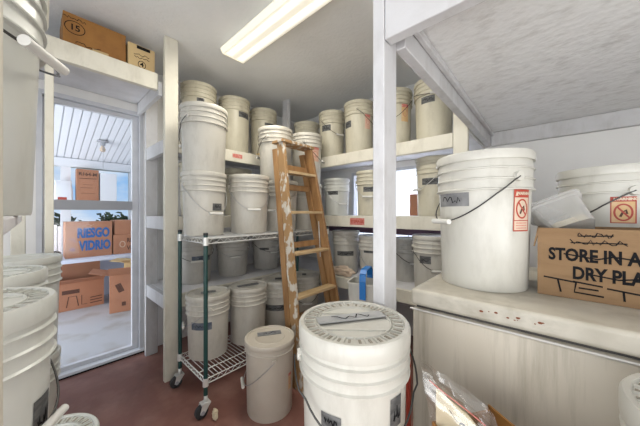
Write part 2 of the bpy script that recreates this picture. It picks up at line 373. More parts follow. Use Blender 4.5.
            put(e, stroke2d([(-lw * .24, cy_ + ry * .7), (lw * .24, cy_ - ry * .7)], 0.005), f2, M['red'])
            put(e, stroke2d([(-lw * .12, cy_ - ry * .55), (-lw * .02, cy_), (lw * .1, cy_ + ry * .3), (lw * .14, cy_ - ry * .2)], 0.006), f1, M['ink_brown'])
            if kind == 'full':
                for q in range(3): patch(e, f1, lw * 0.7, lh * 0.02, M['pinkred'], cv=-lh * (0.30 + 0.06 * q), nu=4)
        else:
            f1 = wrap(az, zc, 0.0020)
            patch(e, f1, lw, lh * 0.18, M['pinkred'], cv=lh * 0.41)
            put(e, circle2d(lw * 0.3, lh * 0.2, 0.004), f1, M['pinkred'])
        e.build('warning_label', t)
    return t

# ------------------------------------------------------------------ cardboard boxes
def card_box(label, x, y, z, w, d, h, rz=0.0, m='card', open_=False, tape=True, marks=None, group=None, name='cardboard_box', flaps=None, tilt=None, sag=0.0):
    """origin at the middle of the base; local -Y is the printed face"""
    t = thing(name, label, 'box', (x, y, z), rz, group)
    if tilt: t.rotation_euler = (tilt[0], tilt[1], rz)
    b = MB(); mm = M[m]; k = 0.004
    if open_:
        b.box(-w / 2, w / 2, -d / 2, d / 2, 0, k, mm)
        b.box(-w / 2, w / 2, -d / 2, -d / 2 + k, k, h, mm); b.box(-w / 2, w / 2, d / 2 - k, d / 2, k, h, mm)
        b.box(-w / 2, -w / 2 + k, -d / 2 + k, d / 2 - k, k, h, mm); b.box(w / 2 - k, w / 2, -d / 2 + k, d / 2 - k, k, h, mm)
        b.build('box_body', t)
    else:
        b.box(-w / 2, w / 2, -d / 2, d / 2, 0, h, mm); b.build('box_body', t, bevel=0.003)
        if tape:
            e = MB(); e.box(-w / 2 - 0.001, w / 2 + 0.001, -0.025, 0.025, h + 0.0002, h + 0.0012, M['card_tape'])
            e.box(w / 2 + 0.0002, w / 2 + 0.001, -0.025, 0.025, h - 0.06, h, M['card_tape']); e.box(-w / 2 - 0.001, -w / 2 - 0.0002, -0.025, 0.025, h - 0.06, h, M['card_tape'])
            e.build('packing_tape', t)
    if flaps:
        for side, ang, ln in flaps:                                 # angle 0 = straight up, + = outwards
            e = MB(); a = RAD(ang)
            if side in ('front', 'back'):
                s_ = -1 if side == 'front' else 1
                p0 = Vector((0, s_ * (d / 2 - k / 2), h)); dv = Vector((0, s_ * math.sin(a), math.cos(a))); ax = Vector((1, 0, 0)); wd = w
            else:
                s_ = -1 if side == 'left' else 1
                p0 = Vector((s_ * (w / 2 - k / 2), 0, h)); dv = Vector((s_ * math.sin(a), 0, math.cos(a))); ax = Vector((0, 1, 0)); wd = d
            nn = ax.cross(dv) * k / 2
            q0 = [p0 - ax * wd / 2 - nn, p0 + ax * wd / 2 - nn, p0 + ax * wd / 2 + nn, p0 - ax * wd / 2 + nn]
            q1 = [v + dv * ln for v in q0]
            e.hexa(q0, q1, mm); e.build('flap', t)
    if marks:
        e = MB(); fn = lambda u, v: Vector((u, -d / 2 - 0.0012, v + h / 2))
        marks(e, fn, w, h); e.build('printed_marks', t)
    return t

# ================================================================== SETTING
XL, YB, ZC = -2.68, 2.52, 2.50
XR, YF = 1.70, -1.50
b = MB(); b.box(XL - 0.12, XR, YF, YB + 0.1, -0.1, 0.0, M['floor']); struct(b, 'floor')
b = MB(); b.box(XL - 0.12, XR, YF, YB + 0.1, ZC, ZC + 0.1, M['ceiling']); struct(b, 'ceiling')
DY0, DY1, DZ = 0.015, 0.655, 2.10                     # door opening
b = MB()
b.box(XL - 0.12, XL, YF, DY0, 0, ZC, M['wall']); b.box(XL - 0.12, XL, DY1, YB, 0, ZC, M['wall']); b.box(XL - 0.12, XL, DY0, DY1, DZ, ZC, M['wall'])
struct(b, 'wall_left')
WX0, WX1, WZ0, WZ1 = -1.75, -0.52, 0.90, 1.69         # bright opening behind the shelves
b = MB()
b.box(XL - 0.12, WX0, YB, YB + 0.1, 0, ZC, M['wall']); b.box(WX1, XR, YB, YB + 0.1, 0, ZC, M['wall'])
b.box(WX0, WX1, YB, YB + 0.1, 0, WZ0, M['wall']); b.box(WX0, WX1, YB, YB + 0.1, WZ1, ZC, M['wall'])
struct(b, 'wall_back')
b = MB(); b.box(XR, XR + 0.1, YF, YB + 0.1, 0, ZC, M['wall']); struct(b, 'wall_right')
# window with a white vertical blind
w1 = bpy.data.objects.new('window_1', None); COL.objects.link(w1); w1.location = (WX0, YB, WZ0); w1['kind'] = 'structure'
b = MB(); ww, wh = WX1 - WX0, WZ1 - WZ0
b.box(0, ww, 0.0, 0.06, 0, 0.03, M['alu']); b.box(0, ww, 0, 0.06, wh - 0.03, wh, M['alu']); b.box(0, 0.03, 0, 0.06, 0.03, wh - 0.03, M['alu']); b.box(ww - 0.03, ww, 0, 0.06, 0.03, wh - 0.03, M['alu'])
b.build('window_frame', w1)
mb_ = bpy.data.materials.new('blind_fabric'); mb_.use_nodes = True; n_ = mb_.node_tree; n_.nodes.clear()
o_ = n_.nodes.new('ShaderNodeOutputMaterial'); a_ = n_.nodes.new('ShaderNodeBsdfDiffuse'); t_ = n_.nodes.new('ShaderNodeBsdfTranslucent'); x_ = n_.nodes.new('ShaderNodeMixShader')
a_.inputs[0].default_value = (0.85, 0.88, 0.94, 1); t_.inputs[0].default_value = (0.88, 0.91, 0.97, 1); x_.inputs[0].default_value = 0.6
n_.links.new(a_.outputs[0], x_.inputs[1]); n_.links.new(t_.outputs[0], x_.inputs[2]); n_.links.new(x_.outputs[0], o_.inputs[0])
for k in range(13):
    b = MB(); x0 = 0.03 + (ww - 0.06) * k / 13; x1 = 0.03 + (ww - 0.06) * (k + 1) / 13
    b.box(x0, x1 - 0.004, 0.07 + 0.006 * (k % 2), 0.073 + 0.006 * (k % 2), 0.03, wh - 0.03, mb_); b.build('blind_slat', w1)

# ------------------------------------------------------------------ storm door
d1 = bpy.data.objects.new('door_1', None); COL.objects.link(d1); d1.location = (XL - 0.06, 0, 0); d1['kind'] = 'structure'
b = MB(); A = M['alu']; G = M['alu_grey']
b.box(-0.05, 0.058, DY0, DY0 + 0.03, 0, DZ, A); b.box(-0.05, 0.058, DY1 - 0.03, DY1, 0, DZ, A); b.box(-0.05, 0.058, DY0 + 0.03, DY1 - 0.03, DZ - 0.03, DZ, A)
b.build('door_jamb', d1)
b = MB(); b.box(-0.02, 0.02, DY1 - 0.075, DY1 - 0.032, 0.03, DZ - 0.032, A); b.box(-0.02, 0.02, DY0 + 0.032, DY0 + 0.09, 0.03, DZ - 0.032, A)
b.box(-0.02, 0.02, DY0 + 0.09, DY1 - 0.075, DZ - 0.065, DZ - 0.032, A)
b.box(-0.026, 0.026, DY0 + 0.09, DY1 - 0.075, 1.245, 1.32, G); b.box(-0.02, 0.02, DY0 + 0.09, DY1 - 0.075, 0.03, 0.06, A); b.build('door_leaf', d1)
b = MB(); b.box(-0.002, 0.002, DY0 + 0.09, DY1 - 0.075, 1.32, DZ - 0.065, M['glass']); b.box(-0.002, 0.002, DY0 + 0.09, DY1 - 0.075, 0.06, 1.245, M['glass']); b.build('door_glass', d1)
b = MB(); b.box(-0.05, 0.075, DY0, DY1, 0.0005, 0.028, M['porch']); b.box(0.075, 0.085, DY0, DY1, 0.0005, 0.008, M['ink']); b.build('threshold', d1)

# ------------------------------------------------------------------ porch
PX = -4.95
b = MB(); b.box(PX - 0.1, XL - 0.12, -1.6, 2.6, -0.1, -0.002, M['porch_floor']); struct(b, 'porch_floor')
b = MB()                                                # sloping beadboard ceiling with grooves
def pz(x): return 2.52 - (XL - 0.12 - x) * 0.255
nb = 60
for k in range(nb):
    y0 = -1.6 + 4.2 * k / nb; y1 = -1.6 + 4.2 * (k + 1) / nb - 0.011
    xa, xb = PX - 0.1, XL - 0.12
    b.hexa([(xa, y0, pz(xa)), (xa, y1, pz(xa)), (xa, y1, pz(xa) + 0.03), (xa, y0, pz(xa) + 0.03)], [(xb, y0, pz(xb)), (xb, y1, pz(xb)), (xb, y1, pz(xb) + 0.03), (xb, y0, pz(xb) + 0.03)], M['porch'])
xa, xb = PX - 0.1, XL - 0.12
b.hexa([(xa, -1.6, pz(xa) + 0.012), (xa, 2.6, pz(xa) + 0.012), (xa, 2.6, pz(xa) + 0.05), (xa, -1.6, pz(xa) + 0.05)], [(xb, -1.6, pz(xb) + 0.012), (xb, 2.6, pz(xb) + 0.012), (xb, 2.6, pz(xb) + 0.05), (xb, -1.6, pz(xb) + 0.05)], M['alu'])
struct(b, 'porch_ceiling')
b = MB()
b.box(PX - 0.08, PX, -1.6, 2.6, 0, 0.66, M['porch_blue']); b.box(PX - 0.1, PX + 0.04, -1.6, 2.6, 1.86, pz(PX), M['porch'])
for y0 in (-0.42, 0.255, 1.02, 1.75): b.box(PX - 0.09, PX - 0.01, y0, y0 + 0.10, 0.66, 1.86, M['porch'])
b.box(PX - 0.1, PX + 0.14, -1.6, 2.6, 1.315, 1.345, M['porch'])
struct(b, 'wall_porch')
b = MB(); b.box(PX + 0.001, PX + 0.62, -1.0, 2.4, 0.605, 0.645, M['porch_blue'])
for y0 in (-0.6, 1.6): b.box(PX + 0.52, PX + 0.58, y0, y0 + 0.06, 0, 0.605, M['porch_blue'])
tag(b.build('bench'), 'long pale blue bench on the porch under the stencilled cartons', 'bench')
b = MB(); b.box(-40, PX - 0.1, -30, 30, -0.5, -0.3, M['grass']); struct(b, 'ground')

def bush(label, x, y, h, r, seed):
    t = thing('shrub', label, 'shrub', (x, y, -0.3), 0, 'shrubs beyond the porch')
    rng = random.Random(seed); s_ = MB()
    s_.tube([(0, 0, 0), (0.03, 0.02, h * 0.4), (0, 0.04, h * 0.75)], 0.05, M['bark'], 6)
    for k in range(3): s_.tube([(0, 0, h * 0.3), (rng.uniform(-r, r) * .6, rng.uniform(-r, r) * .6, h * 0.75)], 0.025, M['bark'], 5)
    s_.build('stem', t)
    f_ = MB()
    for k in range(900):
        while True:
            p = Vector((rng.uniform(-1, 1), rng.uniform(-1, 1), rng.uniform(-1, 1)))
            if 0.35 < p.length < 1: break
        p *= 0.72 + 0.4 * mnoise.noise(p * 1.7 + Vector((seed, 0, 0)))
        c = Vector((p.x * r, p.y * r, h * 0.6 + p.z * h * 0.42))
        u = Vector((rng.uniform(-1, 1), rng.uniform(-1, 1), rng.uniform(-1, 1))).normalized(); v = u.orthogonal().normalized(); L = rng.uniform(.06, .13)
        f_.add([c - u * L, c - v * L * .45, c + u * L, c + v * L * .45], [(0, 1, 2, 3)], M['leaf'])
    f_.build('foliage', t)
bush('dark shrub seen through the door just left of the white porch post', -9.5, 0.35, 1.62, 0.85, 1)
bush('dark shrub seen through the door just right of the white porch post', -9.5, 1.7, 1.68, 0.8, 2)
bush('tallest dark shrub beyond the porch, right of the standing carton', -11.0, 3.1, 2.35, 0.9, 3)
bush('dark shrub at the far right of the porch opening', -9.0, 2.75, 1.6, 0.6, 4)

# ------------------------------------------------------------------ porch things
def marks_riesgo(e, fn, w, h):
    for s_, v, sz in (('RIESGO', 0.08, 0.165), ('VIDRIO', -0.085, 0.165)):
        tx = text2d(s_, sz, 0.009, 0.58); put(e, ([(u + (0.04 if s_ == 'RIESGO' else 0.055), q + v) for u, q in tx[0]], tx[1]), fn, M['ink_blue'])
    put(e, circle2d(0.02, 0.014, 0.008, cx=-0.165, cy=-0.12), fn, M['ink_blue'])
    put(e, stroke2d([(-0.20, 0.02), (-0.15, 0.0), (-0.13, -0.03)], 0.006), fn, M['ink_blue'])
def marks_small(txts, key='ink_brown'):
    def f(e, fn, w, h):
        for s_, u0, v, sz in txts:
            tx = text2d(s_, sz, 0.001); put(e, ([(u + u0, q + v) for u, q in tx[0]], tx[1]), fn, M[key])
    return f
BZ = 0.646
R90 = RAD(90)
card_box('carton stencilled in big blue capitals on the porch bench', -4.66, 0.50, BZ, 0.46, 0.34, 0.46, R90, 'card_red', marks=marks_riesgo, group='porch cartons')
def marks_grey(e, fn, w, h):
    for s_, v in (('RIESGO', 0.05), ('VIDRIO', -0.06)):
        tx = text2d(s_, 0.085, 0.003, 0.7); put(e, ([(u + 0.05, q + v) for u, q in tx[0]], tx[1]), fn, M['ink_brown'])
    put(e, circle2d(0.03, 0.04, 0.008, cx=-0.10), fn, M['label_white'])
card_box('lower carton of the pair at the right end of the porch bench', -4.66, 0.945, BZ, 0.40, 0.34, 0.27, R90, 'card_red', marks=marks_grey, group='porch cartons')
card_box('upper carton with torn pale top in the pair on the bench end', -4.66, 0.95, BZ + 0.273, 0.38, 0.32, 0.20, R90, 'card_red', group='porch cartons')
def marks_tall(e, fn, w, h):
    for s_, v, sz in (('R164-M', 0.17, 0.06), ('frascos', 0.03, 0.035), ('vidrio', -0.09, 0.05)):
        tx = text2d(s_ if s_[0] == 'R' else '- - - - -', sz, 0.002); put(e, ([(u, q + v) for u, q in tx[0]], tx[1]), fn, M['ink_brown'])
    put(e, stroke2d([(-0.09, 0.11), (0.09, 0.115)], 0.008), fn, M['ink_brown']); put(e, stroke2d([(-0.08, -0.02), (0.05, -0.015)], 0.006), fn, M['ink_brown'])
card_box('tall carton with handwriting standing on the ledge behind the door rail', -4.88, 0.515, 1.346, 0.23, 0.17, 0.48, R90, 'card_red', marks=marks_tall, group='porch cartons')
card_box('tall white carton beside the handwritten one on the porch ledge', -4.88, 0.74, 1.346, 0.19, 0.16, 0.45, R90, 'porch', tape=False, group='porch cartons')
def marks_floor(e, fn, w, h):
    put(e, stroke2d([(-0.14, -0.13), (-0.12, 0.0), (-0.05, 0.0), (-0.03, -0.13)], 0.010), fn, M['ink_brown'])
    put(e, stroke2d([(0.0, 0.0), (0.0, -0.12), (0.05, -0.12)], 0.008), fn, M['ink_brown'])
    for q in range(3): put(e, stroke2d([(0.08, -0.05 - 0.035 * q), (0.2, -0.045 - 0.035 * q)], 0.012), fn, M['ink_brown'])
    put(e, stroke2d([(-0.18, 0.06), (-0.02, 0.06)], 0.05), fn, M['ink_brown'])
card_box('open topped carton on the porch floor below the bench', -4.62, 0.42, 0.0, 0.44, 0.30, 0.34, R90, 'card_red', open_=True, marks=marks_floor, group='porch cartons', flaps=[('front', 60, 0.12), ('back', 4, 0.27), ('left', 70, 0.12)])
card_box('big carton slumped on its side at the right on the porch floor', -4.06, 0.93, 0.0, 0.56, 0.34, 0.46, RAD(76), 'card_red', group='porch cartons', flaps=[('front', 50, 0.16), ('left', 75, 0.2)],
         marks=lambda e, fn, w, h: (put(e, stroke2d([(-0.2, 0.12), (-0.16, 0.02)], 0.06), fn, M['ink_brown']), put(e, stroke2d([(-0.16, -0.13), (-0.12, -0.13)], 0.05), fn, M['ink_brown'])))
card_box('half crushed open carton lying across the slumped porch carton', -4.10, 1.00, 0.466, 0.34, 0.30, 0.12, RAD(60), 'card_pale', open_=True, group='porch cartons', flaps=[('front', 70, 0.16), ('left', 80, 0.16)])
def rrect(w, d, r, z, n=5):
    vs = []
    for cx_, cy_, a0 in ((w / 2 - r, d / 2 - r, 0), (-w / 2 + r, d / 2 - r, 90), (-w / 2 + r, -d / 2 + r, 180), (w / 2 - r, -d / 2 + r, 270)):
        for k in range(n + 1): a = RAD(a0 + 90 * k / n); vs.append((cx_ + r * math.cos(a), cy_ + r * math.sin(a), z))
    return vs
def rings(mb, ls, m):
    n = len(ls[0]); vs = [v for l in ls for v in l]
    mb.add(vs, [(i * n + k, i * n + (k + 1) % n, (i + 1) * n + (k + 1) % n, (i + 1) * n + k) for i in range(len(ls) - 1) for k in range(n)] + [tuple(range(n))], m, True)
t = thing('paper_sack', 'white paper sack with a red mark on the porch ledge', 'sack', (-4.88, 0.275, 1.346))
b = MB(); rings(b, [rrect(0.12, 0.17, 0.02, 0), rrect(0.13, 0.18, 0.02, 0.02), rrect(0.125, 0.178, 0.02, 0.19), rrect(0.07, 0.16, 0.015, 0.26), rrect(0.02, 0.165, 0.008, 0.31)], M['porch']); b.build('sack_body', t)
b = MB(); b.box(0.0652, 0.0662, -0.055, 0.03, 0.03, 0.085, M['red']); b.build('red_mark', t)
t = thing('row_of_white_boards', 'white boards leaning behind the stencilled porch carton', 'boards', (-4.80, 0.20, BZ))
for k in range(3):
    b = MB(); b.box(-0.02, 0.0, -0.065 + 0.042 * k, -0.03 + 0.042 * k, 0.0, 0.44 - 0.02 * k, M['porch']); b.build('board', t)
t = thing('ceiling_bulb', 'bare bulb in a grey socket on the porch ceiling', 'lamp', (-4.28, 0.60, pz(-4.28) - 0.001))
b = MB(); b.lathe([(0.06, 0.0), (0.06, -0.012), (0.03, -0.02), (0.028, -0.055), (0.02, -0.06)], M['alu_grey'], 20); b.build('socket', t)
b = MB(); b.lathe([(0.014, -0.06), (0.02, -0.075), (0.031, -0.10), (0.028, -0.125), (0.012, -0.138)], M['label_white'], 16); b.build('bulb', t)
b = MB(); b.tube([(0.03, 0, -0.05), (0.03, 0, -0.35)], 0.0025, M['alu_grey'], 5); b.build('pull_cord', t)
b = MB(); b.lathe([(0.05, 0), (0.06, 0.03), (0.055, 0.09), (0.03, 0.11)], M['black'], 16)
tag(b.build('cap_lid', None, (-4.50, 0.18, BZ)), 'black rounded lid on the porch bench behind the left buckets', 'lid')

# ================================================================== SHELVES
def lumber(t, name, dims, m='lumber'):
    b = MB(); b.box(*dims, M[m]); return b.build(name, t, bevel=0.003)
L = thing('shelf_unit', 'white lumber shelves on the left wall right of the door', 'shelf', (-2.37, 1.25, 0))
def at(par, x0, x1, y0, y1, z0, z1):
    p = par.location; return (x0 - p.x, x1 - p.x, y0 - p.y, y1 - p.y, z0 - p.z, z1 - p.z)
lumber(L, 'post', at(L, -2.096, -2.057, 0.632, 0.722, 0, 2.499), 'cream_lumber')
lumber(L, 'post', at(L, -2.592, -2.554, 0.64, 0.73, 0, 2.30))
for zt in (0.61, 1.195, 1.768):
    lumber(L, 'shelf_board', at(L, -2.66, -2.098, 0.684, 1.900, zt - 0.018, zt), 'shelf')
    lumber(L, 'end_rail', at(L, -2.553, -2.098, 0.644, 0.682, zt - 0.10, zt))
    fr = lumber(L, 'front_rail', at(L, -2.094, -2.058, 0.724, 1.900, zt - 0.098, zt), 'cream_lumber')
    if zt > 1.7:
        e = MB(); e.box(0, 0.001, -0.045, 0.05, -0.06, -0.025, M['pinkred']); s_ = e.build('red_sticker', fr, (-2.0575 + 2.37, 1.205 - 1.25, zt - 0.003))
Bk = thing('shelf_unit', 'cream fronted lumber shelves along the back wall', 'shelf', (-1.3, 2.19, 0))
lumber(Bk, 'post', at(Bk, -2.28, -2.19, 1.906, 1.944, 0, 2.499))
lumber(Bk, 'post', at(Bk, -0.49, -0.402, 1.905, 1.943, 0, 2.0), 'cream_lumber')
for zt in (0.625, 1.195, 1.768):
    lumber(Bk, 'shelf_board', at(Bk, -2.66, -0.402, 1.945, 2.515, zt - 0.018, zt), 'shelf')
    fr = lumber(Bk, 'front_rail', at(Bk, -2.188, -0.492, 1.905, 1.943, zt - 0.10, zt), 'cream_lumber')
    if 1.0 < zt < 1.5:
        e = MB(); e.box(-0.075, 0.075, -0.001, 0, -0.03, 0.03, M['pinkred'])
        tx = text2d('STORAGE', 0.03, 0.001); e.add([(u, -0.0018, v) for u, v in tx[0]], tx[1], M['red'])
        e.build('red_sticker', fr, (-1.265 + 1.3, 1.9047 - 2.19, zt - 0.05))
b = MB(); b.box(-2.1, -0.5, 2.465, 2.51, 1.00, 1.068, M['purple']); b.build('purple_strip', Bk, (1.3, -2.19, 0))['label'] = 'dull purple strip under the middle back shelf'  # dull purple strip along the back, below the middle shelf
# shelf over the door
O = thing('overdoor_shelf', 'white lumber shelf above the glass door', 'shelf', (-2.37, 0.1, 2.1))
lumber(O, 'front_board', at(O, -2.14, -2.10, -0.45, 0.60, 2.105, 2.222), 'cream_lumber')
lumber(O, 'shelf_board', at(O, -2.665, -2.142, -0.45, 0.60, 2.16, 2.178), 'shelf')
lumber(O, 'end_board', at(O, -2.66, -2.10, 0.603, 0.631, 2.07, 2.17))
lumber(O, 'post', at(O, -2.222, -2.145, 0.046, 0.082, 0, 2.155), 'cream_lumber')
lumber(O, 'post', at(O, -2.38, -2.30, -0.085, -0.028, 0, 2.155), 'cream_lumber')

# loft
F = thing('storage_loft', 'white painted storage loft over the freezer on a corner post', 'loft', (-0.4, 0.78, 0))
lumber(F, 'post', at(F, -0.427, -0.387, 0.734, 0.822, 0, 2.499))
lumber(F, 'front_beam', at(F, -0.385, 1.69, 0.734, 0.774, 1.762, 1.902))
lumber(F, 'side_beam', at(F, -0.395, -0.356, 0.824, 2.515, 1.770, 1.868))
lumber(F, 'back_beam', at(F, -0.354, 1.69, 2.475, 2.515, 1.762, 1.868))
lumber(F, 'trim_strip', at(F, -0.354, -0.334, 0.776, 2.473, 1.838, 1.868))
lumber(F, 'loft_board', at(F, -0.395, 1.69, 0.776, 2.515, 1.870, 1.889), 'loft')

# ------------------------------------------------------------------ fluorescent lamp
t = thing('fluorescent_lamp', 'long white fluorescent ceiling lamp with lit diffuser', 'lamp', (-1.24, 1.045, ZC))
b = MB(); b.box(-0.60, 0.60, -0.075, 0.075, -0.03, -0.0005, M['fixture']); b.build('lamp_housing', t, bevel=0.004)
b = MB(); pr = [(-0.10, -0.032), (-0.105, -0.045), (-0.085, -0.075), (0.085, -0.075), (0.105, -0.045), (0.10, -0.032)]
vs = [(x, y, z) for x in (-0.60, 0.60) for y, z in pr]; n_ = len(pr)
b.add(vs, [(k, (k + 1) % n_, n_ + (k + 1) % n_, n_ + k) for k in range(n_)], M['diffuser']); df = b.build('diffuser', t)
for y in (-0.045, 0.045):
    b = MB(); b.box(-0.58, 0.58, y - 0.022, y + 0.022, -0.0765, -0.0755, M['tube']); b.build('tube_glow', df)
for x in (-0.608, 0.602):
    b = MB(); b.add([(x + dx, y * 1.03, z * 1.02) for dx in (0, 0.006) for y, z in pr], [tuple(range(n_)), tuple(range(2 * n_ - 1, n_ - 1, -1))] + [(k, (k + 1) % n_, n_ + (k + 1) % n_, n_ + k) for k in range(n_)], M['fixture']); b.build('end_cap', t)
ll = bpy.data.lights.new('lamp_light', 'AREA'); ll.shape = 'RECTANGLE'; ll.size = 1.15; ll.size_y = 0.18; ll.energy = 17; ll.color = (1.0, 0.95, 0.84)
lo = bpy.data.objects.new('lamp_light', ll); COL.objects.link(lo); lo.parent = t; lo.location = (0, 0, -0.085)

# ------------------------------------------------------------------ wire cart
CX0, CX1, CY0, CY1 = -1.95, -1.545, 0.695, 1.83
c = thing('wire_shelf_cart', 'wire shelf cart with dark green posts on casters', 'cart', (-1.7475, 1.2625, 0))
hx, hy = (CX1 - CX0) / 2, (CY1 - CY0) / 2
for sx in (-1, 1):
    for sy in (-1, 1):
        b = MB(); b.tube([(sx * hx, sy * hy, 0.125), (sx * hx, sy * hy, 1.085)], 0.0125, M['green'], 14); p = b.build('post', c)
        b = MB(); b.tube([(sx * hx, sy * hy, 1.0855), (sx * hx, sy * hy, 1.10)], 0.0135, M['black'], 14); b.build('post_cap', p)
        k = MB(); K = (sx * hx, sy * hy); sw = 0.03
        k.tube([(K[0], K[1], 0.085), (K[0], K[1], 0.1245)], 0.011, M['chrome'], 10)
        k.box(K[0] - 0.022, K[0] + 0.022, K[1] - 0.03, K[1] + 0.022, 0.078, 0.086, M['chrome'])
        for q in (-1, 1): k.hexa([(K[0] + q * 0.019, K[1] - 0.030, 0.080), (K[0] + q * 0.022, K[1] - 0.030, 0.080), (K[0] + q * 0.022, K[1] + 0.022, 0.080), (K[0] + q * 0.019, K[1] + 0.022, 0.080)], [(K[0] + q * 0.019, K[1] - 0.04, 0.035), (K[0] + q * 0.022, K[1] - 0.04, 0.035), (K[0] + q * 0.022, K[1] - 0.012, 0.035), (K[0] + q * 0.019, K[1] - 0.012, 0.035)], M['chrome'])
        ko = k.build('caster', c)
        k = MB(); vs = []; nseg = 24
        for xx, rr in ((-0.013, 0.033), (-0.011, 0.038), (0.011, 0.038), (0.013, 0.033)):
            vs += [(K[0] + xx, K[1] - 0.026 + rr * math.cos(2 * math.pi * j / nseg), 0.0385 + rr * math.sin(2 * math.pi * j / nseg)) for j in range(nseg)]
        k.add(vs, [(i * nseg + j, i * nseg + (j + 1) % nseg, (i + 1) * nseg + (j + 1) % nseg, (i + 1) * nseg + j) for i in range(3) for j in range(nseg)] + [tuple(range(nseg)), tuple(range(4 * nseg - 1, 3 * nseg - 1, -1))], M['rubber'], True)
        k.tube([(K[0] - 0.024, K[1] - 0.026, 0.0385), (K[0] + 0.024, K[1] - 0.026, 0.0385)], 0.012, M['alu_grey'], 10); k.build('wheel', ko)
for zt in (0.222, 1.068):
    b = MB(); r = 0.0035; ix, iy = hx - 0.0165, hy - 0.0165
    for zz in (zt - 0.004, zt - 0.034):
        for sx in (-1, 1): b.tube([(sx * hx, -iy, zz), (sx * hx, iy, zz)], r, M['chrome'], 6)
        for sy in (-1, 1): b.tube([(-ix, sy * hy, zz), (ix, sy * hy, zz)], r, M['chrome'], 6)
    def zig(p0, p1, n):
        pts = []
        for i in range(n + 1):
            q = i / n; pts.append((p0[0] + (p1[0] - p0[0]) * q, p0[1] + (p1[1] - p0[1]) * q, zt - (0.006 if i % 2 else 0.032)))
        b.tube(pts, 0.0024, M['chrome'], 5)
    for sx in (-1, 1): zig((sx * hx, -iy), (sx * hx, iy), 44)
    for sy in (-1, 1): zig((-ix, sy * hy), (ix, sy * hy), 16)
    for i in range(43):
        y = -iy + 2 * iy * (i + 0.5) / 43; b.tube([(-hx, y, zt - 0.0015), (hx, y, zt - 0.0015)], 0.0019, M['chrome'], 5)
    for xx in (-0.1, 0.1): b.tube([(xx, -hy, zt - 0.007), (xx, hy, zt - 0.007)], r, M['chrome'], 6)
    for sx in (-1, 1):
        for sy in (-1, 1): b.lathe([(0.0135, zt - 0.045), (0.0175, zt - 0.043), (0.0165, zt + 0.004), (0.0135, zt + 0.005)], M['chrome'], 14, c=(sx * hx, sy * hy), cap0=False, cap1=False)
    b.build('wire_shelf', c)
def crumple(mb, cx, cy, cz, sx, sy, sz, m, seed, amp=0.5, f=3.0, sub=3):
    bm = bmesh.new(); bmesh.ops.create_icosphere(bm, subdivisions=sub, radius=1)
    vs = []
    for v in bm.verts:
        d = 1 + amp * mnoise.noise(v.co * f + Vector((seed, seed, 0))); p = v.co * d
        vs.append((cx + p.x * sx, cy + p.y * sy, max(cz + p.z * sz, cz - sz * 0.8)))
    bm.verts.index_update(); fs = [tuple(v.index for v in fc.verts) for fc in bm.faces]; bm.free(); mb.add(vs, fs, m)
b = MB(); crumple(b, 0, 0, 0.024, 0.022, 0.014, 0.034, M['paper'], 3)
tag(b.build('paper_scrap', None, (-1.475, 0.72, 0.004)), 'torn cream paper scrap on the floor at the near cart caster', 'paper')

# ------------------------------------------------------------------ step ladder (folded, leaning on the cart)
t = thing('step_ladder', 'worn wooden step ladder leaning folded against the bucket cart', 'ladder', (-1.3, 1.45, 0))
def lad(xo, yy, z):                                       # xo: offset behind the front face; yy: side -1..1
    q = z / 1.78; hw = 0.275 + (0.160 - 0.275) * q; yc = 1.485 + (1.418 - 1.485) * q
    return Vector((-1.262 - 0.268 * q - xo + 1.3, yc + yy * hw - 1.45, z))
def slat(mb, s_, x0, x1, th, z0, z1, m):
    a = [lad(x0, s_, z0), lad(x1, s_, z0), lad(x1, s_, z0) - Vector((0, s_ * th, 0)), lad(x0, s_, z0) - Vector((0, s_ * th, 0))]
    c2 = [lad(x0, s_, z1), lad(x1, s_, z1), lad(x1, s_, z1) - Vector((0, s_ * th, 0)), lad(x0, s_, z1) - Vector((0, s_ * th, 0))]
    mb.hexa(a, c2, m)
for s_ in (-1, 1):
    b = MB(); slat(b, s_, -0.028, 0.046, 0.028, 0.002, 1.757, M['wood_paint'] if s_ < 0 else M['wood']); b.build('front_rail', t, bevel=0.002)
    b = MB(); slat(b, s_, 0.053, 0.108, 0.040, 0.002, 1.72, M['wood']); b.build('rear_leg', t, bevel=0.002)
for z in (0.30, 0.605, 0.91, 1.215, 1.52):
    b = MB(); a0 = lad(-0.038, -1, z); a1 = lad(-0.038, 1, z); b0 = lad(0.046, -1, z); b1 = lad(0.046, 1, z)
    for v, s_ in ((a0, 1), (a1, -1), (b0, 1), (b1, -1)): v.y += s_ * 0.0285
    up = Vector((0, 0, 0.02)); b.hexa([a0, a1, b1, b0], [a0 + up, a1 + up, b1 + up, b0 + up], M['step_wood']); b.build('step', t, bevel=0.002)
b = MB(); a = [lad(-0.04, -1.08, 1.758), lad(-0.04, 1.08, 1.758), lad(0.09, 1.08, 1.758), lad(0.09, -1.08, 1.758)]
b.hexa(a, [v + Vector((0, 0, 0.022)) for v in a], M['wood_paint']); b.build('top_cap', t, bevel=0.003)
for z in (0.42, 0.95, 1.40, 1.56):
    b = MB(); a = [lad(0.062, -1, z), lad(0.062, 1, z), lad(0.084, 1, z), lad(0.084, -1, z)]
    for v, s_ in zip(a, (1, -1, -1, 1)): v.y += s_ * 0.041
    b.hexa(a, [v + Vector((0, 0, 0.045)) for v in a], M['wood']); b.build('rear_brace', t, bevel=0.002)
for s_ in (-1, 1):
    b = MB(); b.tube([lad(0.022, s_, 1.15) - Vector((0, s_ * 0.030, 0)), lad(0.06, s_, 0.85) - Vector((0, s_ * 0.046, 0))], 0.004, M['chrome'], 6); b.build('spreader', t)

